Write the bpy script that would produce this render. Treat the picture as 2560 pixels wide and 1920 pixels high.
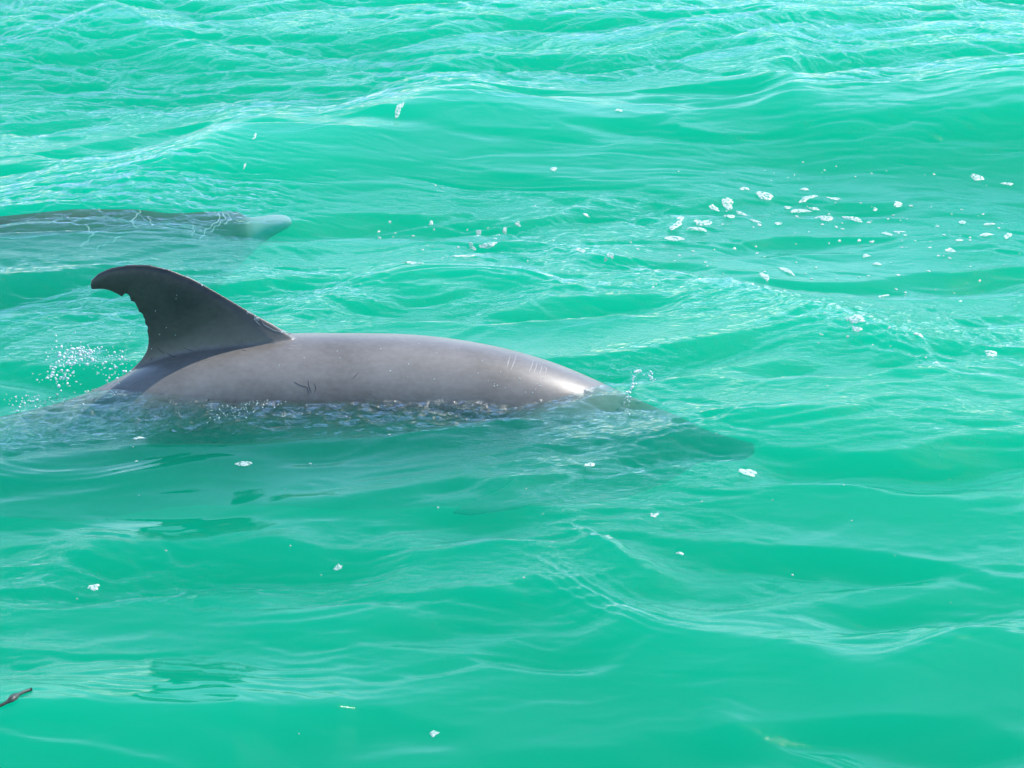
import bpy, bmesh, math, random
import numpy as np
from mathutils import Vector, Matrix

scene = bpy.context.scene
for o in list(bpy.data.objects):
    bpy.data.objects.remove(o)
R = math.radians

# ------------------------------------------------------------------ camera
CAM_Z, PITCH, FPX = 3.0, R(23.0), 6494.0        # eye height, look-down angle, focal length in photo pixels
cam_d = bpy.data.cameras.new("camera")
cam_d.sensor_width = 36.0
cam_d.lens = FPX / 2560.0 * 36.0
cam_d.clip_start = 0.05
cam_d.clip_end = 20000.0
cam = bpy.data.objects.new("camera", cam_d)
scene.collection.objects.link(cam)
cam.location = (0, 0, CAM_Z)
cam.rotation_euler = (math.pi / 2 - PITCH, 0, 0)
scene.camera = cam

# ------------------------------------------------------------------ light
SUN_DIR = Vector((0.45, 0.42, 0.79)).normalized()
world = bpy.data.worlds.new("World")
scene.world = world
world.use_nodes = True
wn = world.node_tree.nodes
bg = wn["Background"]
sky = wn.new("ShaderNodeTexSky")
sky.sky_type = 'NISHITA'
sky.sun_disc = False
sky.sun_elevation = math.asin(SUN_DIR.z)
sky.sun_rotation = math.atan2(SUN_DIR.x, SUN_DIR.y)
sky.air_density = 1.0
sky.dust_density = 0.15
sky.ozone_density = 4.0
world.node_tree.links.new(sky.outputs[0], bg.inputs[0])
bg.inputs[1].default_value = 0.15
sun_d = bpy.data.lights.new("sun", 'SUN')
sun_d.energy = 2.9
sun_d.angle = R(0.55)
sun_d.color = (1.0, 0.94, 0.86)
sun = bpy.data.objects.new("sun", sun_d)
scene.collection.objects.link(sun)
sun.rotation_euler = SUN_DIR.to_track_quat('Z', 'Y').to_euler()
sun.location = (5, 4, 9)

scene.view_settings.view_transform = 'Standard'
scene.view_settings.look = 'None'
scene.view_settings.gamma = 1.0
scene.view_settings.use_curve_mapping = False
scene.view_settings.exposure = 1.38
scene.render.engine = 'CYCLES'
scene.cycles.use_denoising = True
scene.cycles.max_bounces = 10
scene.cycles.volume_bounces = 4
scene.cycles.transparent_max_bounces = 16
scene.cycles.glossy_bounces = 4
scene.cycles.caustics_reflective = False
scene.cycles.caustics_refractive = False
scene.cycles.sample_clamp_direct = 12.0
scene.cycles.sample_clamp_indirect = 6.0

# ------------------------------------------------------------------ helpers
def tag(o, label=None, cat=None, group=None, kind=None):
    if label: o["label"] = label
    if cat: o["category"] = cat
    if group: o["group"] = group
    if kind: o["kind"] = kind
    return o

def link(o, parent=None):
    scene.collection.objects.link(o)
    if parent is not None:
        o.parent = parent
    return o

def mesh_from(name, verts, faces, mat=None, parent=None, smooth=True):
    me = bpy.data.meshes.new(name)
    me.from_pydata([tuple(v) for v in verts], [], [tuple(f) for f in faces])
    me.update()
    if smooth:
        me.polygons.foreach_set("use_smooth", [True] * len(me.polygons))
    if mat: me.materials.append(mat)
    return link(bpy.data.objects.new(name, me), parent)

def node_mat(name):
    m = bpy.data.materials.new(name)
    m.use_nodes = True
    nt = m.node_tree
    for n in list(nt.nodes): nt.nodes.remove(n)
    out = nt.nodes.new("ShaderNodeOutputMaterial")
    def N(t, **kw):
        n = nt.nodes.new(t)
        for k, v in kw.items():
            if k in n.inputs.keys(): n.inputs[k].default_value = v
            else: setattr(n, k, v)
        return n
    return m, nt, out, N, nt.links.new

def px_dir(px, py):
    """direction of sight through a point of the 2560x1920 photograph"""
    u, v = (px - 1280.0) / FPX, (960.0 - py) / FPX
    c, s = math.cos(PITCH), math.sin(PITCH)
    return Vector((u, c + v * s, -s + v * c))

def on_plane_z(px, py, z=0.0):
    d = px_dir(px, py); t = (z - CAM_Z) / d.z
    return Vector((0, 0, CAM_Z)) + d * t

def on_plane_y(px, py, y):
    d = px_dir(px, py); t = y / d.y
    return Vector((0, 0, CAM_Z)) + d * t

rng = np.random.default_rng(11)

# ------------------------------------------------------------------ materials
def water_material():
    m, nt, out, N, L = node_mat("sea_water")
    geo = N("ShaderNodeNewGeometry")
    att = N("ShaderNodeAttribute", attribute_name="ripple")
    tc = N("ShaderNodeTexCoord")
    mp = N("ShaderNodeMapping"); mp.inputs["Scale"].default_value = (1.0, 2.2, 1.0)
    L(tc.outputs["Object"], mp.inputs[0])
    n1 = N("ShaderNodeTexNoise", Scale=24.0, Detail=5.0, Roughness=0.66, Distortion=0.6)
    L(mp.outputs[0], n1.inputs["Vector"])
    st = N("ShaderNodeMath", operation='MULTIPLY'); L(att.outputs["Fac"], st.inputs[0]); st.inputs[1].default_value = 1.0
    bmp = N("ShaderNodeBump", Distance=0.012)
    L(n1.outputs["Fac"], bmp.inputs["Height"]); L(st.outputs[0], bmp.inputs["Strength"])
    fr = N("ShaderNodeFresnel", IOR=1.325); L(bmp.outputs[0], fr.inputs["Normal"])
    nb = N("ShaderNodeMath", operation='SUBTRACT'); nb.inputs[0].default_value = 1.0; L(geo.outputs["Backfacing"], nb.inputs[1])
    ff = N("ShaderNodeMath", operation='MULTIPLY'); L(fr.outputs[0], ff.inputs[0]); L(nb.outputs[0], ff.inputs[1])
    gl = N("ShaderNodeBsdfGlossy", Roughness=0.02); L(bmp.outputs[0], gl.inputs["Normal"])
    tr = N("ShaderNodeBsdfTransparent")
    # silt and microbubbles right under the surface
    df = N("ShaderNodeBsdfDiffuse"); df.inputs[0].default_value = WATER_SILT
    dm = N("ShaderNodeMath", operation='MULTIPLY'); L(nb.outputs[0], dm.inputs[0]); dm.inputs[1].default_value = SILT_SHARE
    body = N("ShaderNodeMixShader"); L(dm.outputs[0], body.inputs[0]); L(tr.outputs[0], body.inputs[1]); L(df.outputs[0], body.inputs[2])
    mix = N("ShaderNodeMixShader"); L(ff.outputs[0], mix.inputs[0]); L(body.outputs[0], mix.inputs[1]); L(gl.outputs[0], mix.inputs[2])
    L(mix.outputs[0], out.inputs["Surface"])
    vs = N("ShaderNodeVolumeScatter"); va = N("ShaderNodeVolumeAbsorption"); ad = N("ShaderNodeAddShader")
    vs.inputs["Color"].default_value = tuple(VOL_S[i] / max(VOL_S) for i in range(3)) + (1,)
    vs.inputs["Density"].default_value = max(VOL_S); vs.inputs["Anisotropy"].default_value = 0.0
    mx = max(VOL_A) * 1.02
    va.inputs["Color"].default_value = tuple(1 - VOL_A[i] / mx for i in range(3)) + (1,)
    va.inputs["Density"].default_value = mx
    L(vs.outputs[0], ad.inputs[0]); L(va.outputs[0], ad.inputs[1]); L(ad.outputs[0], out.inputs["Volume"])
    return m

WATER_SILT = (0.003, 0.14, 0.085, 1)
SILT_SHARE = 0.015
VOL_S = (0.003, 1.03, 0.645)
VOL_A = (3.40, 0.66, 1.08)

def skin_material():
    m, nt, out, N, L = node_mat("dolphin_skin")
    tc = N("ShaderNodeTexCoord")
    att = N("ShaderNodeAttribute", attribute_name="pigment_shade")
    n1 = N("ShaderNodeTexNoise", Scale=5.0, Detail=5.0, Roughness=0.6)
    mp = N("ShaderNodeMapping"); mp.inputs["Scale"].default_value = (0.7, 1.0, 1.0)
    L(tc.outputs["Object"], mp.inputs[0]); L(mp.outputs[0], n1.inputs["Vector"])
    n2 = N("ShaderNodeTexNoise", Scale=70.0, Detail=3.0, Roughness=0.6); L(mp.outputs[0], n2.inputs["Vector"])
    a = N("ShaderNodeMath", operation='MULTIPLY_ADD'); L(n1.outputs["Fac"], a.inputs[0]); a.inputs[1].default_value = 0.42; L(att.outputs["Fac"], a.inputs[2])
    b = N("ShaderNodeMath", operation='MULTIPLY_ADD'); L(n2.outputs["Fac"], b.inputs[0]); b.inputs[1].default_value = 0.16; L(a.outputs[0], b.inputs[2])
    cr = N("ShaderNodeValToRGB"); L(b.outputs[0], cr.inputs[0])
    e = cr.color_ramp.elements
    e[0].position = 0.1; e[0].color = (0.018, 0.019, 0.019, 1)
    e[1].position = 1.0; e[1].color = (0.30, 0.29, 0.27, 1)
    x = cr.color_ramp.elements.new(0.45); x.color = (0.096, 0.086, 0.073, 1)
    p = N("ShaderNodeBsdfPrincipled", Roughness=0.42)
    L(cr.outputs[0], p.inputs["Base Color"])
    p.inputs["IOR"].default_value = 1.38
    dry = N("ShaderNodeAttribute", attribute_name="dry")      # skin in air shines, skin under water does not
    c1 = N("ShaderNodeMath", operation='MULTIPLY'); L(dry.outputs["Fac"], c1.inputs[0]); c1.inputs[1].default_value = 0.24
    c2 = N("ShaderNodeMath", operation='MULTIPLY'); L(dry.outputs["Fac"], c2.inputs[0]); c2.inputs[1].default_value = 0.5
    L(c1.outputs[0], p.inputs["Coat Weight"]); L(c2.outputs[0], p.inputs["Specular IOR Level"])
    p.inputs["Coat Roughness"].default_value = 0.30
    p.inputs["Coat IOR"].default_value = 1.33
    bm = N("ShaderNodeBump", Strength=0.12, Distance=0.002); L(n2.outputs["Fac"], bm.inputs["Height"]); L(bm.outputs[0], p.inputs["Normal"])
    L(p.outputs[0], out.inputs["Surface"])
    return m

def plain_mat(name, col, rough=0.6, scale=60, var=0.25, bump=0.3, dist=0.002, trans=0.0, ior=1.4):
    m, nt, out, N, L = node_mat(name)
    tc = N("ShaderNodeTexCoord")
    n = N("ShaderNodeTexNoise", Scale=float(scale), Detail=3.0); L(tc.outputs["Object"], n.inputs["Vector"])
    cr = N("ShaderNodeValToRGB"); L(n.outputs["Fac"], cr.inputs[0])
    cr.color_ramp.elements[0].color = tuple(c * (1 - var) for c in col[:3]) + (1,)
    cr.color_ramp.elements[1].color = tuple(min(1, c * (1 + var)) for c in col[:3]) + (1,)
    cr.color_ramp.elements[0].position = 0.35; cr.color_ramp.elements[1].position = 0.65
    p = N("ShaderNodeBsdfPrincipled", Roughness=rough); L(cr.outputs[0], p.inputs["Base Color"])
    p.inputs["Transmission Weight"].default_value = trans; p.inputs["IOR"].default_value = ior
    b = N("ShaderNodeBump", Strength=bump, Distance=dist); L(n.outputs["Fac"], b.inputs["Height"]); L(b.outputs[0], p.inputs["Normal"])
    L(p.outputs[0], out.inputs["Surface"])
    return m

def foam_material():
    m, nt, out, N, L = node_mat("sea_foam")
    tc = N("ShaderNodeTexCoord")
    v = N("ShaderNodeTexVoronoi", Scale=85.0); L(tc.outputs["Object"], v.inputs["Vector"])
    v.feature = 'F1'
    p = N("ShaderNodeBsdfPrincipled", Roughness=0.5)
    cr = N("ShaderNodeValToRGB"); L(v.outputs["Distance"], cr.inputs[0])
    cr.color_ramp.elements[0].color = (0.26, 0.36, 0.33, 1); cr.color_ramp.elements[1].color = (0.42, 0.50, 0.47, 1)
    L(cr.outputs[0], p.inputs["Base Color"])
    b = N("ShaderNodeBump", Strength=0.6, Distance=0.003); L(v.outputs["Distance"], b.inputs["Height"]); L(b.outputs[0], p.inputs["Normal"])
    tr = N("ShaderNodeBsdfTransparent")
    att = N("ShaderNodeAttribute", attribute_name="cover")
    # thin bubble film: open between the bubbles where the film is thin
    n = N("ShaderNodeTexNoise", Scale=120.0, Detail=2.0); L(tc.outputs["Object"], n.inputs["Vector"])
    s = N("ShaderNodeMath", operation='ADD'); L(n.outputs["Fac"], s.inputs[0]); L(att.outputs["Fac"], s.inputs[1])
    mr = N("ShaderNodeMapRange"); L(s.outputs[0], mr.inputs["Value"])
    mr.inputs["From Min"].default_value = 0.70; mr.inputs["From Max"].default_value = 1.0
    mr.inputs["To Min"].default_value = 0.0; mr.inputs["To Max"].default_value = 0.85
    mx = N("ShaderNodeMixShader"); L(mr.outputs[0], mx.inputs[0]); L(tr.outputs[0], mx.inputs[1]); L(p.outputs[0], mx.inputs[2])
    L(mx.outputs[0], out.inputs["Surface"])
    return m

M_WATER = water_material()
M_SKIN = skin_material()
M_FOAM = foam_material()
M_SAND = plain_mat("sea_sand", (0.55, 0.50, 0.40), 0.9, 6, 0.15, 0.5, 0.02)
M_SCAR = plain_mat("healed_scar", (0.20, 0.195, 0.19), 0.5, 60, 0.2)
M_CAUSTIC = plain_mat("painted_caustic", (0.22, 0.22, 0.20), 0.5, 60, 0.2)  # caustic light on the second dolphin, put into the colour
M_CREASE = plain_mat("dark_crease", (0.02, 0.022, 0.025), 0.5, 60, 0.2)
M_WEED = plain_mat("seagrass_leaf", (0.035, 0.042, 0.032), 0.45, 120, 0.5)
M_DROP = plain_mat("spray_drop", (0.72, 0.82, 0.80), 0.12, 40, 0.05, 0.0, 0.002, 0.25, 1.33)

# ------------------------------------------------------------------ sea surface
TILE, NT = 10.24, 2048
kf = 2 * np.pi * np.fft.fftfreq(NT, d=TILE / NT)
KX, KY = np.meshgrid(kf, kf)                 # [iy, ix]
KK = np.hypot(KX, KY); KK[0, 0] = 1
TH = np.arctan2(KY, KX)

def band(lmin, lmax, slope_p, wind, spread, rms_slope, seed, chop=False):
    r = np.random.default_rng(seed)
    k0, k1 = 2 * np.pi / lmax, 2 * np.pi / lmin
    amp = KK ** (-slope_p)
    amp *= 1 / (1 + (k0 / KK) ** 8) / (1 + (KK / k1) ** 6)
    amp *= (np.cos(TH - wind) ** 2) ** (spread / 2)
    spec = amp * (r.normal(size=KK.shape) + 1j * r.normal(size=KK.shape))
    spec[0, 0] = 0
    h = np.fft.ifft2(spec).real
    gy = np.gradient(h, TILE / NT, axis=0); gx = np.gradient(h, TILE / NT, axis=1)
    s = rms_slope / math.sqrt((gx ** 2 + gy ** 2).mean())
    if not chop: return (h * s).astype(np.float32)
    dx = np.fft.ifft2(1j * KX / KK * spec); dy = np.fft.ifft2(1j * KY / KK * spec)
    return [(a.real * s * 1.0).astype(np.float32) for a in (np.fft.ifft2(spec), dx, dy)]

def samp(t, x, y):
    fx = (x / TILE * NT) % NT; fy = (y / TILE * NT) % NT
    ix = fx.astype(np.int64); iy = fy.astype(np.int64)
    ax = fx - ix; ay = fy - iy
    ix %= NT; iy %= NT
    jx = (ix + 1) % NT; jy = (iy + 1) % NT
    return ((t[iy, ix] * (1 - ax) + t[iy, jx] * ax) * (1 - ay) + (t[jy, ix] * (1 - ax) + t[jy, jx] * ax) * ay)

T_L = band(0.9, 5.0, 2.9, R(82), 4, 0.068, 5, True)
T_M = band(0.13, 0.75, 2.3, R(98), 4, 0.30, 23, True)
T_S = band(0.04, 0.2, 2.0, R(90), 5, 0.47, 7)
def peaked(t, share):
    """trochoid-like water: rounded troughs and sharp, sinuous crests"""
    sd = t.std()
    p = -np.sqrt(t ** 2 + (0.13 * sd) ** 2)
    return ((1 - share) * t + share * 1.3 * (p - p.mean())).astype(np.float32)
T_M[0] = peaked(T_M[0], 0.55)
T_S = peaked(T_S, 0.6)
T_N = band(0.8, 2.2, 2.0, R(90), 1, 1.0, 31); T_N /= T_N.std()       # patchiness of the ripples
T_W = band(0.5, 1.6, 2.0, R(60), 1, 1.0, 41); T_W /= T_W.std()       # bends the ripple trains

def smooth_curve(xs_px, rows, z=0.0):
    """a crest line given in photo pixels, laid on the sea level: y as a function of x in metres"""
    P = [on_plane_z(a, b, z) for a, b in zip(xs_px, rows)]
    return np.array([p.x for p in P]), np.array([p.y for p in P])

def ridge(X, Y, pts, amp, wf, wb, fade=0.25, z=0.0):
    """a wave: wf = run of its face towards the camera, wb = run of its back"""
    cx, cy = smooth_curve([p[0] for p in pts], [p[1] for p in pts], z)
    yc = np.interp(X, cx, cy)
    yc = (yc + np.interp(X - .06, cx, cy) + np.interp(X + .06, cx, cy)) / 3
    d = Y - yc
    a = np.interp(X, cx, [p[2] if len(p) > 2 else 1.0 for p in pts]) * amp
    end = np.clip((X - cx[0]) / fade + 1, 0, 1) * np.clip((cx[-1] - X) / fade + 1, 0, 1)
    q = np.where(d < 0, np.exp(-np.sqrt((d / wf) ** 2 + 0.05) * 1.2 + 0.27), np.exp(-np.sqrt((d / wb) ** 2 + 0.05) * 1.2 + 0.27))
    return a * end * end * (3 - 2 * end) * q, d

def blob(X, Y, px, py, rx, ry, ang=0.0):
    c = on_plane_z(px, py); ca, sa = math.cos(ang), math.sin(ang)
    u = (X - c.x) * ca + (Y - c.y) * sa; v = -(X - c.x) * sa + (Y - c.y) * ca
    return np.exp(-(u / rx) ** 2 - (v / ry) ** 2)

BIG_WAVE = [(-300, 560, .3), (0, 500, .5), (250, 450, .7), (430, 395, .9), (520, 350, 1), (630, 330, 1), (720, 325, 1), (850, 300, 1), (950, 262, 1.05),
            (1080, 232, 1.1), (1180, 222, 1.1), (1320, 238, 1), (1500, 250, .9), (1700, 250, .9), (1900, 232, .9), (1990, 215, 1),
            (2100, 245, .9), (2300, 252, .9), (2560, 225, .9), (2900, 220, .8)]
NEAR_EDGE = [(-300, 1200, .4), (0, 1158, .7), (200, 1140, .9), (420, 1122, 1), (700, 1122, 1), (1000, 1124, 1), (1110, 1118, 1), (1200, 1108, 1),
             (1306, 1092, .9), (1415, 1063, .8), (1520, 1040, .7), (1610, 1022, .6), (1850, 985, .4), (2100, 950, .2)]

def sea_height(X, Y):
    dist = np.hypot(X, Y)
    far = np.clip(1.3 - dist / 60.0, 0.0, 1)
    hL, dxL, dyL = (samp(t, X, Y) for t in T_L)
    hM, dxM, dyM = (samp(t, X + 3.1, Y + 1.7) for t in T_M)
    n = samp(T_N, X, Y)
    w = samp(T_W, X, Y)
    # ripple strength: strong beyond the big wave, faint on its face and on the glassy water in front
    mask = 0.50 + 0.30 * n
    mask += 0.75 / (1 + np.exp(-(Y - 9.9) / 0.15))
    mask *= 0.55 + 0.45 / (1 + np.exp(-(Y - 6.5) / 0.4))
    big, db = ridge(X, Y, BIG_WAVE, 0.17, 0.80, 0.80, z=0.13)
    face = np.exp(-((db + 0.55) / 0.50) ** 2) * np.clip((X + 1.7) / .8, 0, 1)
    mask *= 1 - 0.88 * face
    mask *= 1 - 0.8 * blob(X, Y, 2050, 650, .40, .35)
    mask *= 1 - 0.85 * blob(X, Y, 2200, 1330, .45, .35)
    mask *= 1 - 0.8 * blob(X, Y, 1900, 1750, .5, .2)
    mask *= 1 - 0.85 * blob(X, Y, 500, 1560, .7, .12)
    mask *= 1 - 0.8 * blob(X, Y, 900, 1850, .8, .12)
    mask *= 1 - 0.8 * blob(X, Y, 1100, 730, .35, .15)
    mask *= 1 - 0.75 * blob(X, Y, 380, 590, .50, .38)
    mask += 0.55 * blob(X, Y, 1950, 850, .6, .22, -.45)
    mask += 0.5 * blob(X, Y, 1350, 560, .5, .25, .2)
    q_, dn = ridge(X, Y, NEAR_EDGE, 1.0, 1.0, 1.0)
    cxn, cyn = smooth_curve([p[0] for p in NEAR_EDGE], [p[1] for p in NEAR_EDGE])
    na = np.interp(X, cxn, [p[2] for p in NEAR_EDGE]) * np.clip((X - cxn[0]) / .3, 0, 1) * np.clip((cxn[-1] - X) / .3, 0, 1)
    tq = np.clip(dn / 0.19, 0, 1)
    near = na * (0.036 * (0.6 * tq + 0.4 * tq * tq * (3 - 2 * tq)) * np.exp(-np.maximum(0, dn - .26) / .16) + 0.015 * np.exp(-((dn + .055) / .05) ** 2))
    wet = np.exp(-((dn - 0.15) / 0.11) ** 2) * np.clip((X + 1.9) / .2, 0, 1) * np.clip((0.6 - X) / .5, 0, 1)
    wet2 = blob(X, Y, 300, 555, .48, .30)
    mask = np.clip(mask, 0.12, 1.5)
    ux, uy = X + 0.10 * w + 0.25 * dxL, Y + 0.05 * w + 0.6 * dyM + 0.5 * hL
    hS = samp(T_S, ux, uy)
    hS2 = samp(T_S, X * 2.3 + 2.0 + .05 * w, Y * 2.3 + 4.0) / 2.3
    calm = np.clip(blob(X, Y, 480, 1720, .50, .26) + blob(X, Y, 480, 1310, .45, .16) + blob(X, Y, 520, 1190, .5, .14), 0, 1)
    hM = hM * (1 - .72 * calm); mask = mask * (1 - .7 * calm)
    h = hL + hM * (0.80 + 0.40 * np.clip(mask, 0, 1.2)) * (1 - 0.6 * face)
    h = h * (1 - 0.6 * wet) + hS * mask * 1.05 + big + near
    h += hS2 * (2.7 * wet + 3.6 * wet2 + .35 * np.clip(mask, 0, 1))
    for pts, amp, wf, wb, tr in RIDGES:
        q, d = ridge(X, Y, pts, amp, wf, wb)
        h += q
        if tr:      # little waves riding along the crest
            dd = d + .03 * w + 0.35 * hM
            h += q / amp * tr * np.exp(-((d - .04) / (wb * 1.1)) ** 2) * (np.sin(2 * np.pi * dd / .036) + .8 * np.sin(2 * np.pi * dd / .061 + 3 * X)) * (.6 + .4 * n)
    for pts, slope, L_, wf in WEDGES:
        q, d = ridge(X, Y, pts, 1.0, 1e6, 1e6)
        a = L_ * slope; t = 1 - d / L_
        back = a * .05 * np.logaddexp(0, np.clip(t, -9, 1) / .05)
        h += q / math.exp(0.27 - 1.2 * math.sqrt(.05)) * np.where(d > 0, back, a * 1.0 * np.exp(-(d / wf) ** 2))
    # the sea is drawn down a little round the shoulder and the tail of the swimming dolphin
    h -= 0.016 * blob(X, Y, 1480, 985, .22, .16) + 0.012 * blob(X, Y, 240, 985, .16, .14)
    rip = np.clip(mask, 0, 1.3) * (1 - .9 * calm) + 2.0 * wet + wet2
    lam = 0.9
    return h * far, -lam * dxL * far, -lam * (dyL + 0.55 * dyM) * far, rip

RIDGES = [
    # bottom right swell, lined with ripples
    ([(1330, 1440, .2), (1450, 1500, .7), (1560, 1560, 1), (1700, 1615, 1), (1950, 1630, 1), (2150, 1690, 1), (2250, 1680, 1), (2400, 1620, 1), (2560, 1580, 1), (2800, 1560, .8)], 0.050, 0.22, 0.15, .0055),
    # bottom left trough edges
    ([(700, 1800, .2), (850, 1770, 1), (1000, 1750, .8), (1250, 1700, .2)], 0.036, 0.14, 0.2, .0008),
    ([(500, 1575, .2), (700, 1580, 1), (950, 1555, 1), (1150, 1505, 1), (1320, 1470, .8), (1450, 1420, .2)], 0.030, 0.12, 0.16, .0008),
    # mid right diagonal
    ([(1300, 640, .3), (1500, 680, .8), (1750, 760, 1), (2000, 850, 1), (2150, 900, 1), (2300, 960, .7), (2400, 1000, .2)], 0.045, 0.25, 0.18, .0045),
    ([(700, 830, .1), (850, 780, .6), (1000, 740, 1), (1150, 730, 1), (1300, 745, 1), (1500, 800, .3)], 0.038, 0.18, 0.14, .0030),
    ([(1900, 1270, .2), (2100, 1225, 1), (2350, 1245, 1), (2600, 1255, .8)], 0.022, 0.12, 0.08, .0008),
    ([(1500, 1200, .2), (1650, 1170, .8), (1850, 1110, 1), (2100, 1110, 1), (2300, 1100, .7), (2500, 1120, .2)], 0.028, 0.10, 0.09, .0028),
    ([(-200, 120, 1), (150, 100, 1), (300, 60, 1.2), (420, 100, 1), (600, 150, .6)], 0.06, 0.35, 0.2, .003),
    ([(1740, 1770, .2), (1850, 1810, 1), (1980, 1850, 1), (2100, 1890, 1), (2250, 1925, .6)], 0.026, 0.10, 0.11, .0050),
    ([(1380, 1340, .3), (1480, 1365, 1), (1560, 1420, 1), (1650, 1455, .8), (1750, 1460, .2)], 0.030, 0.08, 0.08, .0030),
    ([(950, 1385, .2), (1050, 1410, 1), (1250, 1400, 1), (1400, 1385, .3)], 0.022, 0.08, 0.10, .0012),
    ([(-200, 1170, 1), (100, 1215, 1), (300, 1215, 1), (560, 1180, .6), (700, 1180, .2)], 0.024, 0.08, 0.12, .0020),
    ([(600, 1265, .2), (750, 1285, 1), (1000, 1275, 1), (1300, 1245, 1), (1500, 1215, .3)], 0.026, 0.09, 0.12, .0008),
]

WEDGES = [   # long even backs of low waves in the glassy water: they mirror the fin
    ([(-100, 1810, .9), (150, 1800, 1), (400, 1800, 1), (600, 1795, 1), (750, 1785, .6), (900, 1780, .1)], 0.255, 0.30, 0.22),
    ([(100, 1385, .1), (250, 1375, 1), (500, 1368, 1), (760, 1365, .8), (900, 1365, .1)], 0.20, 0.17, 0.14),
]

def build_sea():
    def axis(a, b, step, far_a, far_b, g=1.18):
        core = np.arange(a, b + step / 2, step)
        lo, s, p = [], step * 2, a
        while p > far_a: p -= s; s *= g; lo.append(p)
        hi, s, p = [], step * 2, core[-1]
        while p < far_b: p += s; s *= g; hi.append(p)
        return np.concatenate([np.array(lo[::-1]), core, np.array(hi)])
    xs = axis(-2.45, 2.45, 0.0064, -6000, 6000)
    ys = axis(4.7, 12.2, 0.0074, -6000, 6000)
    nx, ny = len(xs), len(ys)
    X, Y = np.meshgrid(xs, ys)
    h, dx, dy, rip = sea_height(X, Y)
    top = np.stack([X + dx, Y + dy, h], -1).reshape(-1, 3)
    ringi = np.concatenate([np.arange(nx), np.arange(1, ny) * nx + nx - 1, (ny - 1) * nx + np.arange(nx - 2, -1, -1), np.arange(ny - 2, 0, -1) * nx])
    bot = top[ringi].copy(); bot[:, 2] = -4.0
    cen = np.array([[0, 0, -4.0]])
    V = np.concatenate([top, bot, cen])
    i = (np.arange(ny - 1)[:, None] * nx + np.arange(nx - 1)[None, :]).reshape(-1)
    quads = np.stack([i, i + 1, i + nx + 1, i + nx], 1)
    nr = len(ringi); b0 = nx * ny; j = np.arange(nr); jn = (j + 1) % nr
    skirt = np.stack([ringi[j], b0 + j, b0 + jn, ringi[jn]], 1)
    tris = np.stack([b0 + jn, b0 + j, np.full(nr, b0 + nr)], 1)
    loops = np.concatenate([quads.reshape(-1), skirt.reshape(-1), tris.reshape(-1)]).astype(np.int32)
    nq = len(quads) + len(skirt)
    starts = np.concatenate([np.arange(nq) * 4, nq * 4 + np.arange(nr) * 3]).astype(np.int32)
    me = bpy.data.meshes.new("sea_water")
    me.vertices.add(len(V)); me.vertices.foreach_set("co", V.astype(np.float32).reshape(-1))
    me.loops.add(len(loops)); me.loops.foreach_set("vertex_index", loops)
    me.polygons.add(len(starts)); me.polygons.foreach_set("loop_start", starts)
    me.update(calc_edges=True)
    sm = np.zeros(len(starts), dtype=bool); sm[:len(quads)] = True
    me.polygons.foreach_set("use_smooth", sm)
    at = me.attributes.new("ripple", 'FLOAT', 'POINT')
    rv = np.zeros(len(V), np.float32); rv[:nx * ny] = rip.reshape(-1)
    at.data.foreach_set("value", rv)
    me.materials.append(M_WATER)
    me.validate()
    o = link(bpy.data.objects.new("sea_water", me))
    tag(o, "turquoise rippled sea water with a smooth green swell", None, None, "structure")
    return o

sea = build_sea()
bpy.context.view_layer.update()

sb = []
S = 5000
nb = 60
for iy in range(nb + 1):
    for ix in range(nb + 1):
        u, v = ix / nb * 2 - 1, iy / nb * 2 - 1
        x = math.copysign(abs(u) ** 4, u) * S; y = math.copysign(abs(v) ** 4, v) * S
        sb.append((x, y, -3.2 + 0.12 * math.sin(x * .7 + y * .3) * math.cos(y * .5)))
seabed = mesh_from("seabed_ground", sb, [(a + b * (nb + 1), a + 1 + b * (nb + 1), a + 1 + (b + 1) * (nb + 1), a + (b + 1) * (nb + 1)) for b in range(nb) for a in range(nb)], M_SAND)
tag(seabed, "pale sand bottom far below the turquoise water", None, None, "structure")

def sea_hit(px, py):
    o = Vector((0, 0, CAM_Z)); d = px_dir(px, py).normalized()
    ok, loc, nrm, idx = sea.ray_cast(o, d)
    return loc, nrm

def sea_z(x, y):
    ok, loc, nrm, idx = sea.ray_cast(Vector((x, y, 3.0)), Vector((0, 0, -1)))
    return loc.z if ok else 0.0

# ------------------------------------------------------------------ dolphins
def loft(bm, rings, cap=True):
    """rings: list of lists of points, same length"""
    vr = [[bm.verts.new(p) for p in ring] for ring in rings]
    n = len(vr[0])
    for a, b in zip(vr[:-1], vr[1:]):
        for i in range(n):
            bm.faces.new((a[i], a[(i + 1) % n], b[(i + 1) % n], b[i]))
    if cap:
        bm.faces.new(vr[0][::-1]); bm.faces.new(vr[-1])

def resample(pts, n):
    P = np.array(pts, float)
    d = np.concatenate([[0], np.cumsum(np.hypot(*(P[1:] - P[:-1]).T))])
    t = np.linspace(0, d[-1], n)
    return np.stack([np.interp(t, d, P[:, 0]), np.interp(t, d, P[:, 1])], 1)

def blade(bm, lead, trail, place, thick, n=48):
    """a fin between its leading and trailing edge (2-D lists, tip first); place(u, v, t) -> 3-D; thick(f) gives the half thickness"""
    A, B = resample(lead, n), resample(trail, n)
    rings = []
    for i in range(n):
        f = i / (n - 1)
        th = thick(f)
        ring = []
        cs = np.linspace(0, 1, 13)
        prof = 1.55 * np.sqrt(cs + 1e-4) * (1 - cs) ** 0.75 + 0.12
        prof = np.maximum(prof, 0.16); prof[0] = .12
        up = [(A[i] * (1 - c) + B[i] * c, th * p) for c, p in zip(cs, prof)]
        ring = [place(q[0], q[1], t) for q, t in up] + [place(q[0], q[1], -t) for q, t in up[::-1]]
        rings.append(ring)
    loft(bm, rings)

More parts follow.
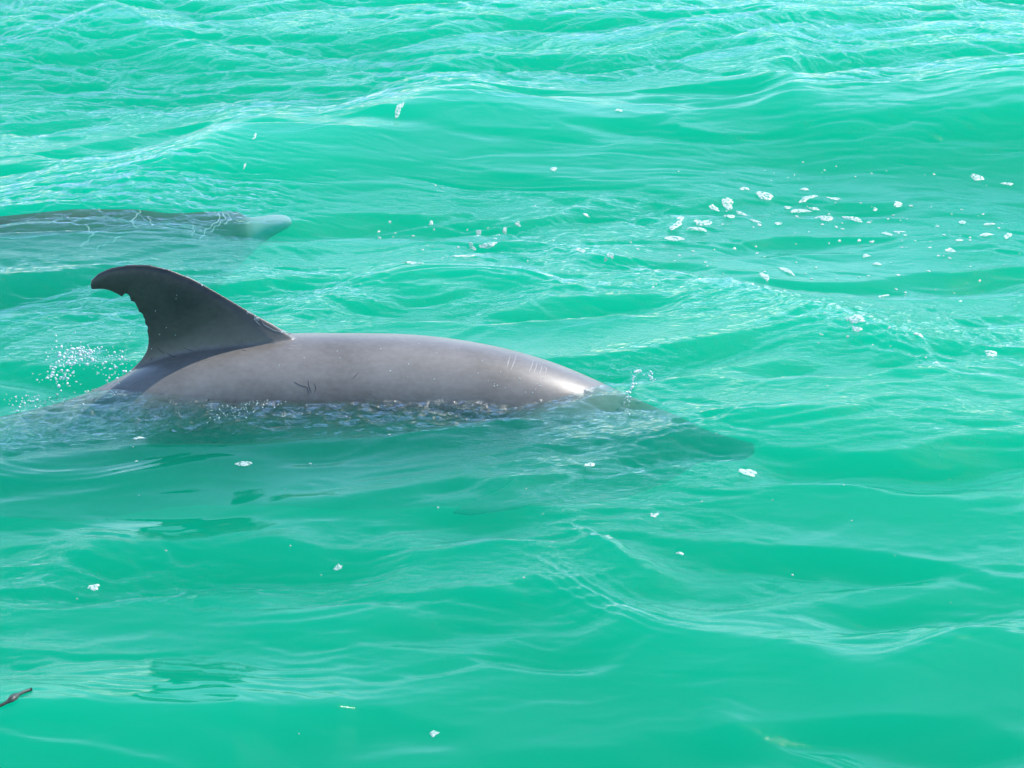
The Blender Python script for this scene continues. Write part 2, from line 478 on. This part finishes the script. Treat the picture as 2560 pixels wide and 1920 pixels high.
def finish(bm, name, voxel, smooth_it, mat):
    me = bpy.data.meshes.new("raw"); bm.normal_update(); bm.to_mesh(me); bm.free()
    tmp = bpy.data.objects.new("raw", me); scene.collection.objects.link(tmp)
    rm = tmp.modifiers.new("r", 'REMESH'); rm.mode = 'VOXEL'; rm.voxel_size = voxel
    smd = tmp.modifiers.new("s", 'SMOOTH'); smd.iterations = smooth_it; smd.factor = 0.5
    dg = bpy.context.evaluated_depsgraph_get()
    res = bpy.data.meshes.new_from_object(tmp.evaluated_get(dg))
    bpy.data.objects.remove(tmp); bpy.data.meshes.remove(me)
    res.name = name
    res.polygons.foreach_set("use_smooth", [True] * len(res.polygons))
    res.materials.clear(); res.materials.append(mat)
    return res

# --- the dolphin at the surface; measured along the photograph, built in metres in the plane of its spine
YM = 7.0
def spine_y(px):
    o = np.linspace(-2, 2, 15); k = np.exp(-o ** 2 / 2)
    return float((np.interp(px + o * 110, [-900, -200, 250, 600, 1150, 1500, 1930], [6.90, 6.90, 6.93, 7.0, 7.0, 6.92, 6.86]) * k).sum() / k.sum())
PXM = 835.0
ridge_pts = np.array([(-1150, 1400), (-900, 1290), (-600, 1170), (-300, 1095), (0, 1042), (110, 1018), (212, 990), (258, 968), (330, 928), (400, 893), (500, 862), (600, 843),
                      (714, 834), (831, 835), (981, 835), (1089, 842), (1234, 865), (1342, 894), (1415, 919), (1487, 950), (1538, 976), (1600, 1004), (1660, 1028), (1710, 1048),
                      (1745, 1068), (1790, 1085), (1840, 1098), (1888, 1110)], float)
rad_pts = np.array([(-1150, .030), (-900, .045), (-600, .065), (-300, .10), (0, .15), (212, .19), (400, .225), (600, .25), (831, .262), (981, .26), (1234, .24), (1415, .205), (1538, .165),
                    (1600, .135), (1665, .105), (1710, .078), (1745, .052), (1790, .040), (1840, .032), (1876, .022), (1888, .010)], float)

def smooth_interp(x, P, w=40):
    """gaussian-smoothed profile; tighter towards the beak, where the shape turns quickly"""
    w = w * float(np.interp(x, [-500, 1500, 1700], [2.6, 2.0, .45]))
    o = np.linspace(-2.2, 2.2, 23); k = np.exp(-o ** 2 / 2)
    return float((np.interp(x + o * w, P[:, 0], P[:, 1]) * k).sum() / k.sum())

def body_frame(px):
    rr = float(smooth_interp(px, rad_pts, 18))
    row = float(smooth_interp(px, ridge_pts, 25))
    c = on_plane_y(px, row + rr * PXM, spine_y(px))
    return c, rr

bm = bmesh.new()
rings = []
for px in np.concatenate([np.arange(-1150, 1640, 12), np.arange(1640, 1889, 6)]):
    c, rr = body_frame(float(px))
    ring = []
    wid = np.interp(px, [-1150, -500, 0, 600, 1660, 1750, 1888], [.55, .6, .8, .96, .97, 1.1, 1.2])
    for k in range(128):
        a = 2 * math.pi * k / 128
        ring.append((c.x, c.y + rr * wid * math.sin(a), c.z + rr * math.cos(a)))
    rings.append(ring)
loft(bm, rings)
# dorsal fin
def P3(px, py, y): 
    p = on_plane_y(px, py, y); return (p.x, p.z)
lead_px = [(229, 722), (225.5, 712), (228, 700), (245, 683.5), (278, 669), (326, 661), (375, 662), (424, 674), (473, 693), (505.5, 709.5), (570, 747), (636, 786), (684, 812), (708, 828), (730, 842), (756, 868), (780, 920)]
trail_px = [(229, 722), (237, 724), (248, 722.5), (261, 723.5), (275, 727), (287, 732), (298, 738), (306, 744), (310, 735), (321, 735), (324, 744), (327, 753), (338, 756), (340, 765), (345, 771), (346, 780), (356, 783), (358, 793), (363, 799), (361, 809), (369, 815),
            (368, 828), (370.5, 845), (370.4, 861), (367, 876), (360, 889), (350, 903), (336, 918), (316, 935), (300, 960), (290, 990), (285, 1010)]
lead = [P3(a, b, YM) for a, b in lead_px]; trail = [P3(a, b, YM) for a, b in trail_px]
def place_dorsal(u, v, t): return (u, YM + 0.0 + t, v)
blade(bm, lead, trail, place_dorsal, lambda f: 0.011 + 0.020 * f + 0.045 * max(0, f - .62) ** 1.3 / .38 ** 1.3, 90)
# near and far flipper
def flipper(root, side):
    # root in world, swept back (-x) and outwards
    L = 0.40
    le = [(0, 0), (0.02, .015), (0.12, .045), (.26, .075), (.40, .085)]
    lead = [(-.40, -.00), (-.36, .035), (-.22, .075), (-.10, .085), (.02, .07)]
    trail = [(-.40, -.00), (-.33, -.012), (-.22, -.015), (-.12, -.045), (-.02, -.075)]
    out = Vector((-0.78, side * 0.58, -0.06 if side < 0 else -.35)).normalized()
    fwd = Vector((0.58, side * 0.62, -0.25)); fwd = (fwd - out * fwd.dot(out)).normalized()
    nrm = out.cross(fwd).normalized()
    def place(u, v, t): return tuple(root + out * (-u) + fwd * v + nrm * t)
    blade(bm, lead, trail, place, lambda f: 0.008 + 0.014 * f, 30)
c, rr = body_frame(1410)
flipper(Vector((c.x, c.y - rr * .80, c.z - rr * .15)), -1)
flipper(Vector((c.x, c.y + rr * .72, c.z - rr * .50)), 1)
# tail flukes
c, rr = body_frame(-1120)
for sd in (-1, 1):
    lead = [(-.12, .34), (-.04, .26), (.06, .14), (.16, .0)]
    trail = [(-.12, .34), (-.10, .24), (-.09, .12), (-.05, .0)]
    blade(bm, lead, trail, lambda u, v, t, sd=sd: (c.x + u - .02, c.y + sd * v, c.z + t - .1 * (0.1 - u)), lambda f: .006 + .02 * f, 24)
me = finish(bm, "dolphin", 0.0042, 4, M_SKIN)

def paint_pigment_shade(me, frame_at):
    n = len(me.vertices); co = np.empty(n * 3, np.float32); me.vertices.foreach_get("co", co); co = co.reshape(-1, 3)
    pig_shade = frame_at(co)
    at = me.attributes.new("pigment_shade", 'FLOAT', 'POINT'); at.data.foreach_set("value", pig_shade.astype(np.float32))

pxs = np.arange(-1150, 1889, 10.0)
fr = [body_frame(float(p)) for p in pxs]
fx = np.array([f[0].x for f in fr]); fz = np.array([f[0].z for f in fr]); frad = np.array([f[1] for f in fr])
def pig_shade1(co):
    zc = np.interp(co[:, 0], fx, fz); rr = np.interp(co[:, 0], fx, frad)
    q = (co[:, 2] - zc) / rr                          # 1 at the back, -1 at the belly
    p = np.interp(q, [-1, -.7, -.3, .3, .55, .8, 1.02, 1.25, 1.6], [.3, .0, -.05, -.03, .20, .27, .22, .0, -.12])  # submerged flank and fin darkened in the colour to stand for shade
    p = np.where(np.abs(co[:, 1] - 6.95) > rr * 1.02, -.05, p)
    p = p - .12 * np.clip((co[:, 0] - on_plane_y(1500, 960, 6.92).x) / .12, 0, 1)  # submerged head darkened in the colour as well
    return p
paint_pigment_shade(me, pig_shade1)
def mark_dry(me, world_co, local_co):
    """1 where the skin stands clear of the water, 0 below it"""
    X, Y = np.meshgrid(np.arange(-3.2, 1.2, .03), np.arange(6.2, 8.9, .03))
    Z = sea_height(X, Y)[0]
    ix = np.clip(((world_co[:, 0] + 3.2) / .03).round().astype(int), 0, X.shape[1] - 1)
    iy = np.clip(((world_co[:, 1] - 6.2) / .03).round().astype(int), 0, X.shape[0] - 1)
    d = np.clip((world_co[:, 2] - Z[iy, ix]) / .012 + .5, 0, 1).astype(np.float32)
    at = me.attributes.new("dry", 'FLOAT', 'POINT'); at.data.foreach_set("value", d)
co_ = np.empty(len(me.vertices) * 3, np.float32); me.vertices.foreach_get("co", co_); co_ = co_.reshape(-1, 3)
mark_dry(me, co_, co_)
dolphin = tag(link(bpy.data.objects.new("dolphin", me)), "grey dolphin breaking the surface, ragged hooked dorsal fin and back out of the water", "dolphin")
bpy.context.view_layer.update()

def add_eye(body, loc, rad):
    b = bmesh.new(); bmesh.ops.create_uvsphere(b, u_segments=12, v_segments=8, radius=rad)
    me = bpy.data.meshes.new("eye"); b.to_mesh(me); b.free(); me.materials.append(M_CREASE)
    e = link(bpy.data.objects.new("eye", me), body); e.location = loc
c, rr = body_frame(1685)
add_eye(dolphin, (c.x, c.y - rr * .93, c.z - rr * .25), .011)

def ribbon(name, body, pts_px, width, mat, lift=0.0009):
    """a thin mark that follows the skin; pts in photo pixels, width in metres"""
    P = resample(pts_px, max(6, int(len(pts_px) * 5)))
    V, F = [], []
    prev = None
    o = Vector((0, 0, CAM_Z))
    hits = []
    for a, b in P:
        ok, loc, nrm, idx = body.ray_cast(o, px_dir(a, b).normalized())
        if ok: hits.append((loc, nrm))
    for i, (loc, nrm) in enumerate(hits):
        t = (hits[min(i + 1, len(hits) - 1)][0] - hits[max(i - 1, 0)][0])
        if t.length < 1e-6: continue
        s = t.normalized().cross(nrm).normalized()
        w = width * (0.25 + math.sin(math.pi * (i + .5) / len(hits)))/1.25
        base = loc + nrm * lift
        V += [base - s * w / 2 - nrm * lift * 1.6, base, base + s * w / 2 - nrm * lift * 1.6]
    for i in range(len(V) // 3 - 1):
        a = i * 3
        F += [(a, a + 1, a + 4, a + 3), (a + 1, a + 2, a + 5, a + 4)]
    if F: return mesh_from(name, V, F, mat, body)

# rake marks at the foot of the fin and on the shoulder
for pts in ([(650, 795), (660, 812), (685, 826), (712, 832)], [(668, 800), (690, 818), (720, 832), (735, 836)], [(636, 788), (640, 803), (652, 815)],
            [(715, 834), (728, 845), (745, 848), (762, 848)], [(725, 832), (738, 842), (752, 843), (765, 838)], [(711, 857), (725, 863), (742, 864), (755, 862)], [(718, 871), (730, 872), (742, 871)]):
    ribbon("rake_or_caustic_mark", dolphin, pts, 0.0042, M_SCAR)
for pts in ([(1276, 886), (1272, 900), (1267, 920)], [(1291, 887), (1285, 905), (1277, 925)], [(1334, 900), (1330, 912), (1322, 930)], [(1344, 903), (1340, 917), (1334, 934)],
            [(1360, 912), (1366, 922), (1363, 934)], [(1356, 912), (1352, 925), (1346, 938)]):
    ribbon("rake_or_caustic_mark", dolphin, pts, 0.0048, M_SCAR)
for pts in ([(274, 680), (300, 671), (330, 667), (360, 667), (400, 672), (428, 679)], [(458, 868), (470, 874), (486, 878)], [(605, 875), (610, 876), (616, 877)],
            [(735, 955), (752, 964), (768, 968), (772, 985)], [(770, 950), (772, 965), (778, 982)], [(786, 958), (790, 970), (786, 982)], [(881, 948), (890, 938), (898, 930)],
            [(392, 868), (400, 876), (412, 884)], [(376, 893), (380, 902)], [(415, 880), (428, 890), (440, 893)]):
    ribbon("skin_crease", dolphin, pts, 0.0030, M_CREASE)

# --- the second dolphin, under water to the left
def straight_dolphin():
    bm = bmesh.new()
    prof = [(0, .009), (.012, .018), (.05, .028), (.10, .038), (.14, .052), (.175, .078), (.22, .10), (.28, .125), (.36, .155), (.5, .19), (.7, .22), (.95, .235), (1.2, .23), (1.45, .20), (1.7, .155), (1.95, .11), (2.15, .07), (2.35, .045), (2.5, .028)]
    P = np.array(prof); rings = []
    for s in np.concatenate([np.arange(0, .3, .012), np.arange(.3, 2.5, .015), [2.5]]):
        r = float(np.interp(s, P[:, 0], P[:, 1])); w = float(np.interp(s, [0, .14, .2, 1.2, 2, 2.5], [1.3, 1.2, 1, .97, .75, .5]))
        up = float(np.interp(s, [0, .14, .17, .3, 1], [-.055, -.045, -.03, -.01, 0]))
        rings.append([(-s, r * w * math.sin(2 * math.pi * k / 96), up + r * math.cos(2 * math.pi * k / 96)) for k in range(96)])
    loft(bm, rings)
    lead = [(-1.42, .44), (-1.38, .46), (-1.28, .43), (-1.14, .34), (-1.02, .24), (-.95, .15)]
    trail = [(-1.42, .44), (-1.37, .42), (-1.33, .34), (-1.32, .28), (-1.35, .2), (-1.42, .12)]
    blade(bm, lead, trail, lambda u, v, t: (u, t, v), lambda f: .010 + .022 * f, 40)
    for sd in (-1, 1):
        lead = [(-.90, -.36), (-.80, -.33), (-.66, -.22), (-.50, -.08)]
        trail = [(-.90, -.36), (-.86, -.30), (-.78, -.20), (-.66, -.06)]
        blade(bm, lead, trail, lambda u, v, t, sd=sd: (u, sd * (.10 - v * .55) + t * .6, v - .02 + t * .4), lambda f: .009 + .014 * f, 24)
        lead = [(-2.62, .30), (-2.54, .24), (-2.42, .12), (-2.30, .0)]
        trail = [(-2.62, .30), (-2.60, .20), (-2.57, .1), (-2.5, .0)]
        blade(bm, lead, trail, lambda u, v, t, sd=sd: (u, sd * v, t), lambda f: .006 + .018 * f, 24)
    return finish(bm, "dolphin", 0.008, 3, M_SKIN)
me2 = straight_dolphin()
def pig2(co):
    s = -co[:, 0]
    q = co[:, 2] / np.interp(s, [0, .2, 1, 2.5], [.06, .12, .235, .05])
    p = np.interp(q, [-1, -.4, .2, .8, 1.1], [.3, .1, .05, .0, -.05])
    p = p + np.where(s < .16, .6, 0) * np.clip((.16 - s) / .04, 0, 1)
    return p
paint_pigment_shade(me2, pig2)
# pose: snout just under the surface, body sloping down to the left
n = len(me2.vertices); co = np.empty(n * 3, np.float32); me2.vertices.foreach_get("co", co); co = co.reshape(-1, 3)
s = -co[:, 0]
tt = np.clip(s / .42, 0, 1); bend = -0.150 * tt * tt * (3 - 2 * tt) - 0.05 * np.clip(s - .45, 0, 9) ** 1.1
co[:, 2] += bend
me2.vertices.foreach_set("co", co.reshape(-1)); me2.update()
tip, _ = sea_hit(724, 506)
d2 = tag(link(bpy.data.objects.new("dolphin", me2)), "mostly submerged grey dolphin at the left with a pale beak just under the surface", "dolphin")
d2.location = (tip.x, tip.y, tip.z - 0.012)
d2.rotation_euler = (R(8), R(-4.5), R(9))
d2.scale = (1.05, 1.12, 1.12)
bpy.context.view_layer.update()

mw = np.array(d2.matrix_world)
mark_dry(me2, co @ mw[:3, :3].T + mw[:3, 3], co)
add_eye(d2, (-.27, -.118, -.045 - .150 * .70), .011)
inv2 = d2.matrix_world.inverted()
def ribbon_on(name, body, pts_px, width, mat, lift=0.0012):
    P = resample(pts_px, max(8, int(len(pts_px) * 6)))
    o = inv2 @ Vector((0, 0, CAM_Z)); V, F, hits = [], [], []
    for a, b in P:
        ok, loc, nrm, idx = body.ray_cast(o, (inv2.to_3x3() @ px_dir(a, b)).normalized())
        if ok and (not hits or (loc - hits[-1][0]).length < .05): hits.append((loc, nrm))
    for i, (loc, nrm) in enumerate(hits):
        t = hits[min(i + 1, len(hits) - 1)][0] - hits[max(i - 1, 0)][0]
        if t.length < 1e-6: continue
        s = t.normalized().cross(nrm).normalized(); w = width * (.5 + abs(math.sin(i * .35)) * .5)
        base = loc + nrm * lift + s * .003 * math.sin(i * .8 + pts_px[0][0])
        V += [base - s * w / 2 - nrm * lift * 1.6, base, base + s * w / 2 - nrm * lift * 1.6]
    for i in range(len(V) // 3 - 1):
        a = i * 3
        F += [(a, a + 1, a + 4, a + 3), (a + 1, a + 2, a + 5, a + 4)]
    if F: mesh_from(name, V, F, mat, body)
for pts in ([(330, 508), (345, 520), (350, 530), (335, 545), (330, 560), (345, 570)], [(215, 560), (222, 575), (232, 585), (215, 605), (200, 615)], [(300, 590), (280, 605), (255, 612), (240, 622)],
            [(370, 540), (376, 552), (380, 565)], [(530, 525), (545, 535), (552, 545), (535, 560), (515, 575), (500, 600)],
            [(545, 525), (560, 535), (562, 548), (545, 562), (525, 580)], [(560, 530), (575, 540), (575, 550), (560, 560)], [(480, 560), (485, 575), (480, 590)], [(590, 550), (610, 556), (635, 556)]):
    ribbon_on("rake_or_caustic_mark", d2, pts, 0.008, M_CAUSTIC)  # pale ribbons paint wavy caustic light lines onto the skin

# ------------------------------------------------------------------ foam
def foam_mesh(bmv, loc_px, w, hgt, ang, seed, V, F, C, thick=0.0035):
    r = random.Random(seed)
    c, nrm = sea_hit(*loc_px)
    if c is None: return
    dist = (c - Vector((0, 0, CAM_Z))).length
    dep = math.atan2(CAM_Z, c.y)
    a = w / 2 / FPX * dist; b = hgt / 2 / FPX * dist / math.sin(dep) * 0.9
    ph = [r.uniform(0, 6.28) for _ in range(5)]; am = [r.uniform(.05, .2), r.uniform(.05, .17), r.uniform(.02, .1), r.uniform(.0, .08), r.uniform(0, .06)]
    nr, ns = 6, 26
    base = len(V)
    slope = math.tan(math.radians(ang)) / math.sin(dep)
    def pt(rad, th):
        k = 1 + sum(am[i] * math.sin((i + 2) * th + ph[i]) for i in range(5))
        x = c.x + a * rad * k * math.cos(th)
        y = c.y + b * rad * k * math.sin(th) + slope * a * rad * k * math.cos(th)
        return x, y
    x, y = pt(0, 0); V.append((x, y, sea_z(x, y) + thick)); C.append(r.uniform(.30, .55))
    for i in range(1, nr + 1):
        rad = (i / nr) ** .7
        for j in range(ns):
            th = 2 * math.pi * j / ns
            x, y = pt(rad, th)
            z = sea_z(x, y) + (thick * (1 - rad ** 4) + 0.0006 if i < nr else -0.002)
            V.append((x, y, z)); C.append(r.uniform(.28, .6) if i < nr - 1 else (.18 if i < nr else 0.0))
    for j in range(ns):
        F.append((base, base + 1 + j, base + 1 + (j + 1) % ns))
    for i in range(nr - 1):
        for j in range(ns):
            p, q = base + 1 + i * ns, base + 1 + (i + 1) * ns
            F.append((p + j, q + j, q + (j + 1) % ns, p + (j + 1) % ns))

def foam_object(name, items, thick=0.0035):
    V, F, C = [], [], []
    for k, (px, py, w, h, ang, seed) in enumerate(items):
        foam_mesh(None, (px, py), w, h, ang, seed, V, F, C, thick)
    o = mesh_from(name, V, F, M_FOAM)
    at = o.data.attributes.new("cover", 'FLOAT', 'POINT'); at.data.foreach_set("value", C)
    return o

PATCHES = [
    (1860, 473, 26, 9, 0, "small oval foam patch at the upper edge of the foam field, left side"),
    (1911, 489, 46, 16, 0, "ragged foam patch with a pointed left end, upper part of the foam field"),
    (2012, 475, 21, 7, 0, "little foam dot above the slanting foam streak"),
    (2021, 495, 54, 10, 14, "slanting foam streak rising to the right in the upper foam field"),
    (2084, 498, 38, 7, -5, "flat foam bar right of the slanting streak"),
    (2245, 512, 26, 10, 0, "oval foam patch alone to the right of the upper foam field"),
    (1819, 510, 30, 20, 0, "plump round foam patch, tallest in the left cluster of the foam field"),
    (1786, 523, 24, 9, -10, "short foam oval touching the left of the plump round patch"),
    (1824, 541, 28, 9, 0, "flat foam oval directly under the plump round patch"),
    (1856, 537, 25, 11, -18, "foam oval tilted down to the right of the plump round patch"),
    (2000, 528, 58, 8, 4, "long thin foam bar in the middle of the foam field"),
    (1969, 520, 22, 8, 0, "stubby foam patch just above the long thin bar"),
    (2035, 523, 26, 7, 0, "small foam patch at the right end of the long thin bar"),
    (1692, 563, 40, 16, 28, "foam leaf tilted up to the right at the left end of the foam field"),
    (1757, 559, 44, 16, 2, "broad blocky foam patch right of the tilted foam leaf"),
    (1700, 546, 22, 6, 0, "thin foam fleck above the tilted foam leaf"),
    (1743, 573, 58, 9, -3, "long curved foam strip below the broad blocky patch"),
    (1685, 599, 50, 14, 0, "long foam oval lowest in the left part of the foam field"),
    (1888, 554, 32, 6, -12, "thin foam streak sloping down from the left cluster"),
    (1945, 560, 22, 7, 0, "small foam fleck between the two halves of the foam field"),
    (2065, 546, 36, 14, 6, "two-lobed foam patch in the centre right of the foam field"),
    (2131, 547, 46, 11, -10, "foam strip sloping down to the right, right of the two-lobed patch"),
    (2217, 586, 24, 13, -8, "rounded foam patch under a thin foam line"),
    (2248, 581, 30, 5, 0, "thin straight foam line right above the rounded patch"),
    (2406, 557, 20, 11, 0, "bubbly foam tuft at the right, above the foam darts"),
    (2472, 562, 34, 7, 4, "thin foam dash near the right edge, uppermost of three"),
    (2466, 588, 38, 8, 8, "foam dart rising to the right, middle of the three near the right edge"),
    (2520, 590, 26, 15, 20, "ragged foam scrap closest to the right edge"),
    (2397, 602, 20, 7, 0, "small foam oval left of the foam dart"),
    (2377, 629, 28, 13, 0, "bubbly foam clump with bright bubbles below the small oval"),
    (2443, 445, 34, 12, 0, "peaked foam patch alone near the upper right edge"),
    (2518, 461, 28, 6, 0, "thin foam fleck beside the peaked patch near the upper right edge"),
    (1450, 627, 26, 9, -6, "oval foam patch between the wave and the dolphin's shoulder, left one"),
    (1525, 639, 18, 7, 0, "small foam oval under the long lowest foam oval of the foam field"),
    (1911, 690, 24, 27, 0, "bean-shaped foam patch on smooth green water, left of a pair"),
    (1965, 677, 36, 17, -28, "foam patch slanting down to the right, right of a pair on smooth green water"),
    (2193, 661, 18, 10, 0, "round foam dot below the rounded patch"),
    (2165, 641, 18, 9, 0, "ragged foam dot left of the round dot"),
    (2209, 741, 32, 7, 14, "slim foam leaf alone under the right half of the foam field"),
    (2140, 797, 48, 17, -6, "triangular foam patch on the ripples at the middle right"),
    (2142, 826, 32, 6, 0, "faint foam bar under the triangular patch"),
    (2478, 886, 32, 14, 0, "bubbly foam ring near the right edge at mid height"),
    (2296, 838, 28, 7, 0, "faint foam oval right of the triangular patch"),
    (1384, 424, 18, 10, 0, "bubbly foam dot on the face of the big wave, left one"),
    (1547, 277, 18, 9, 0, "bubbly foam dot just under the crest of the big wave"),
    (1870, 1181, 48, 21, 0, "lacy foam patch full of holes, largest one in front of the dolphins"),
    (1474, 1164, 26, 9, 8, "foam oval in front of the dolphin's shoulder"),
    (1635, 1289, 26, 9, 4, "clean foam oval alone on smooth water below the lacy patch"),
    (1700, 1386, 18, 6, 0, "small foam oval below the clean oval on smooth water"),
    (345, 1097, 26, 10, 4, "foam oval on the dark water over the dolphin's tail"),
    (609, 1161, 46, 10, 0, "long foam oval on the olive reflection of the fin"),
    (233, 1471, 34, 9, 8, "foam oval alone at the lower left"),
    (845, 1421, 20, 8, 0, "small foam oval at the lower middle"),
    (1085, 1836, 24, 11, 0, "foam dot near the bottom edge of the picture"),
    (1157, 641, 74, 6, 3, "long thin foam thread beyond the dolphin's back"),
    (1033, 660, 58, 8, -2, "broken foam thread beyond the dolphin's fin"),
    (1221, 613, 50, 6, 6, "thin foam thread, upper of the ones beyond the dolphin's back"),
    (995, 278, 17, 15, 40, "pale foam-like burst standing in for a sun sparkle on the crest of the big wave"),  # sun sparkle on the crest, made as a pale patch
]
for i, (px, py, w, h, ang, lab) in enumerate(PATCHES):
    o = foam_object("foam_or_glint_patch", [(px, py, w * 1.15, h * 1.15, ang, 100 + i)])
    tag(o, lab, "foam patch", "foam patches floating on the sea")

rr_ = random.Random(4)
items = []
def sprinkle(n, cx, cy, sx, sy, wmin, wmax):
    for _ in range(n):
        x, y = rr_.gauss(cx, sx), rr_.gauss(cy, sy)
        if not (10 < x < 2550 and 20 < y < 1900): continue
        if 240 < x < 1540 and 660 < y < 1030: continue
        w = wmin + (wmax - wmin) * rr_.random() ** 2.2
        items.append((x, y, w, w * rr_.uniform(.3, .55), rr_.uniform(-10, 10), rr_.random()))
sprinkle(42, 1980, 560, 190, 50, 5, 15)
sprinkle(55, 2330, 620, 130, 55, 4, 12)
sprinkle(34, 1150, 600, 160, 55, 5, 17)
sprinkle(26, 1750, 680, 170, 40, 4, 12)
sprinkle(22, 2250, 840, 170, 70, 4, 12)
sprinkle(14, 1700, 1300, 420, 180, 4, 9)
sprinkle(14, 600, 1250, 300, 180, 4, 10)
sprinkle(18, 2150, 430, 160, 15, 3, 9)
sprinkle(16, 120, 1000, 60, 10, 4, 11); sprinkle(8, 215, 975, 30, 10, 4, 10)
for x, y in [(638, 338), (636, 346), (1001, 268), (1007, 262), (612, 415)]: items.append((x, y, 8, 8, 30, x))  # pale crest flecks stand in for sun sparkle
o = foam_object("foam_and_sparkle_flecks", items, 0.0025)
tag(o, "tiny white foam flecks scattered over the turquoise water, a few standing in for sun sparkle", None, None, "stuff")

# ------------------------------------------------------------------ spray
def drops(name, pts, seed):
    r = random.Random(seed)
    ico = bmesh.new(); bmesh.ops.create_icosphere(ico, subdivisions=1, radius=1.0)
    iv = [v.co.copy() for v in ico.verts]; fi = [[v.index for v in f.verts] for f in ico.faces]; ico.free()
    V, F = [], []
    for p, rad in pts:
        b = len(V); st = r.uniform(1, 1.7); q = Matrix.Rotation(r.uniform(0, 3), 3, Vector((r.random(), r.random(), r.random() + .1)).normalized())
        for v in iv:
            w = q @ Vector((v.x * rad * st, v.y * rad, v.z * rad)); V.append(p + w)
        F += [[b + k for k in f] for f in fi]
    return mesh_from(name, V, F, M_DROP)
r = random.Random(8)
pts = []
def cloud(n, cx, cy, sx, sy, rmin, rmax, depth=6.98):
    for _ in range(n):
        a, b = r.gauss(cx, sx), r.gauss(cy, sy)
        y = depth + r.gauss(0, .05)
        p = on_plane_y(a, b, y)
        z0 = sea_z(p.x, p.y)
        if p.z < z0: 
            h, _n = sea_hit(a, b); p = h + Vector((0, 0, .003))
        pts.append((p, (rmin + (rmax - rmin) * r.random() ** 2.5)))
cloud(110, 200, 890, 26, 13, .0012, .0052)
cloud(70, 160, 920, 22, 26, .0012, .0055)
cloud(45, 140, 945, 22, 10, .001, .0045)
cloud(45, 300, 900, 28, 22, .001, .0045)
cloud(40, 285, 940, 26, 26, .001, .0040)
cloud(60, 70, 1006, 45, 9, .001, .0035)
cloud(25, 220, 870, 60, 30, .0008, .0025)
cloud(60, 205, 878, 30, 7, .0006, .0022)
cloud(40, 240, 905, 14, 18, .0006, .0020)
o = drops("spray_droplets", pts, 1)
tag(o, "white spray droplets thrown up behind the hooked fin", None, None, "stuff")
pts = []
for k in range(46):
    t = k / 45; cloud(1, 1566 + 12 * math.sin(t * 3) + 22 * t ** 2, 995 - 70 * t, 3, 4, .0012, .0040, 6.86)
cloud(14, 1596, 929, 7, 3, .0015, .004, 6.86); cloud(16, 1628, 943, 6, 6, .001, .0035, 6.86); cloud(18, 1568, 1015, 4, 14, .001, .003, 6.8)
o = drops("water_splash", pts, 2)
tag(o, "little splash of drops where the dolphin's head goes under", None, None, "stuff")
pts = []
for k in range(150):
    a = r.uniform(0, 1); px = 540 + 170 * a + r.gauss(0, 14); py = 1040 - 62 * a + r.gauss(0, 13)
    h, n_ = sea_hit(px, py)
    if h is not None: pts.append((h + Vector((0, 0, .001)), r.uniform(.0005, .0016)))
o = drops("bubble_sparkle", pts, 3)  # tiny pale bubbles stand in for sparkle on the water
tag(o, "scattered bright bubbles standing in for sparkle at the waterline under the fin", None, None, "stuff")

pts = []
for (cx_, cy_, sx_, sy_, n_) in ((505, 712, 3, 2, 6), (622, 780, 5, 3, 8), (645, 797, 7, 5, 12), (708, 829, 5, 2, 7), (842, 877, 1, 1, 1), (923, 900, 1, 1, 1), (976, 926, 1, 1, 1), (1018, 940, 1, 1, 1),
                               (900, 880, 160, 30, 16), (1250, 930, 90, 22, 10), (460, 800, 60, 60, 8), (1350, 965, 60, 12, 14)):
    for _ in range(n_):
        ok, loc, nrm, idx = dolphin.ray_cast(Vector((0, 0, CAM_Z)), px_dir(r.gauss(cx_, sx_), r.gauss(cy_, sy_)).normalized())
        if ok: pts.append((loc, r.uniform(.0007, .0017)))
o = drops("glint_droplets", pts, 4)  # white beads stand in for sun glints on the wet skin
tag(o, "pale water beads standing in for glints on the back and the front edge of the fin", None, None, "stuff")

# ------------------------------------------------------------------ floating seagrass
def weed():
    V, F = [], []
    pts = [(-30, 1786, 4), (0, 1768, 6), (18, 1759, 10), (30, 1750, 22), (40, 1744, 20), (48, 1739, 9), (60, 1733, 8), (72, 1729, 8), (80, 1726, 8)]
    for i, (a, b, w) in enumerate(pts):
        c, nr = sea_hit(a, b)
        c = Vector(c); k = w / 2 / FPX * 5.9
        z = sea_z(c.x, c.y) + .004
        side = Vector((-.45, 1, 0)).normalized() * k * 1.6
        V += [Vector((c.x, c.y, z)) - side, Vector((c.x, c.y, z + .003 + .2 * k)), Vector((c.x, c.y, z)) + side, Vector((c.x, c.y, z - .005))]
    for i in range(len(pts) - 1):
        a = i * 4
        for j in range(4): F.append((a + j, a + (j + 1) % 4, a + 4 + (j + 1) % 4, a + 4 + j))
    F += [(0, 1, 2, 3), tuple(len(V) - 4 + k for k in (3, 2, 1, 0))]
    return mesh_from("seagrass_leaf", V, F, M_WEED)
w = weed()
tag(w, "dark brown seagrass leaf floating at the lower left edge", "seagrass")
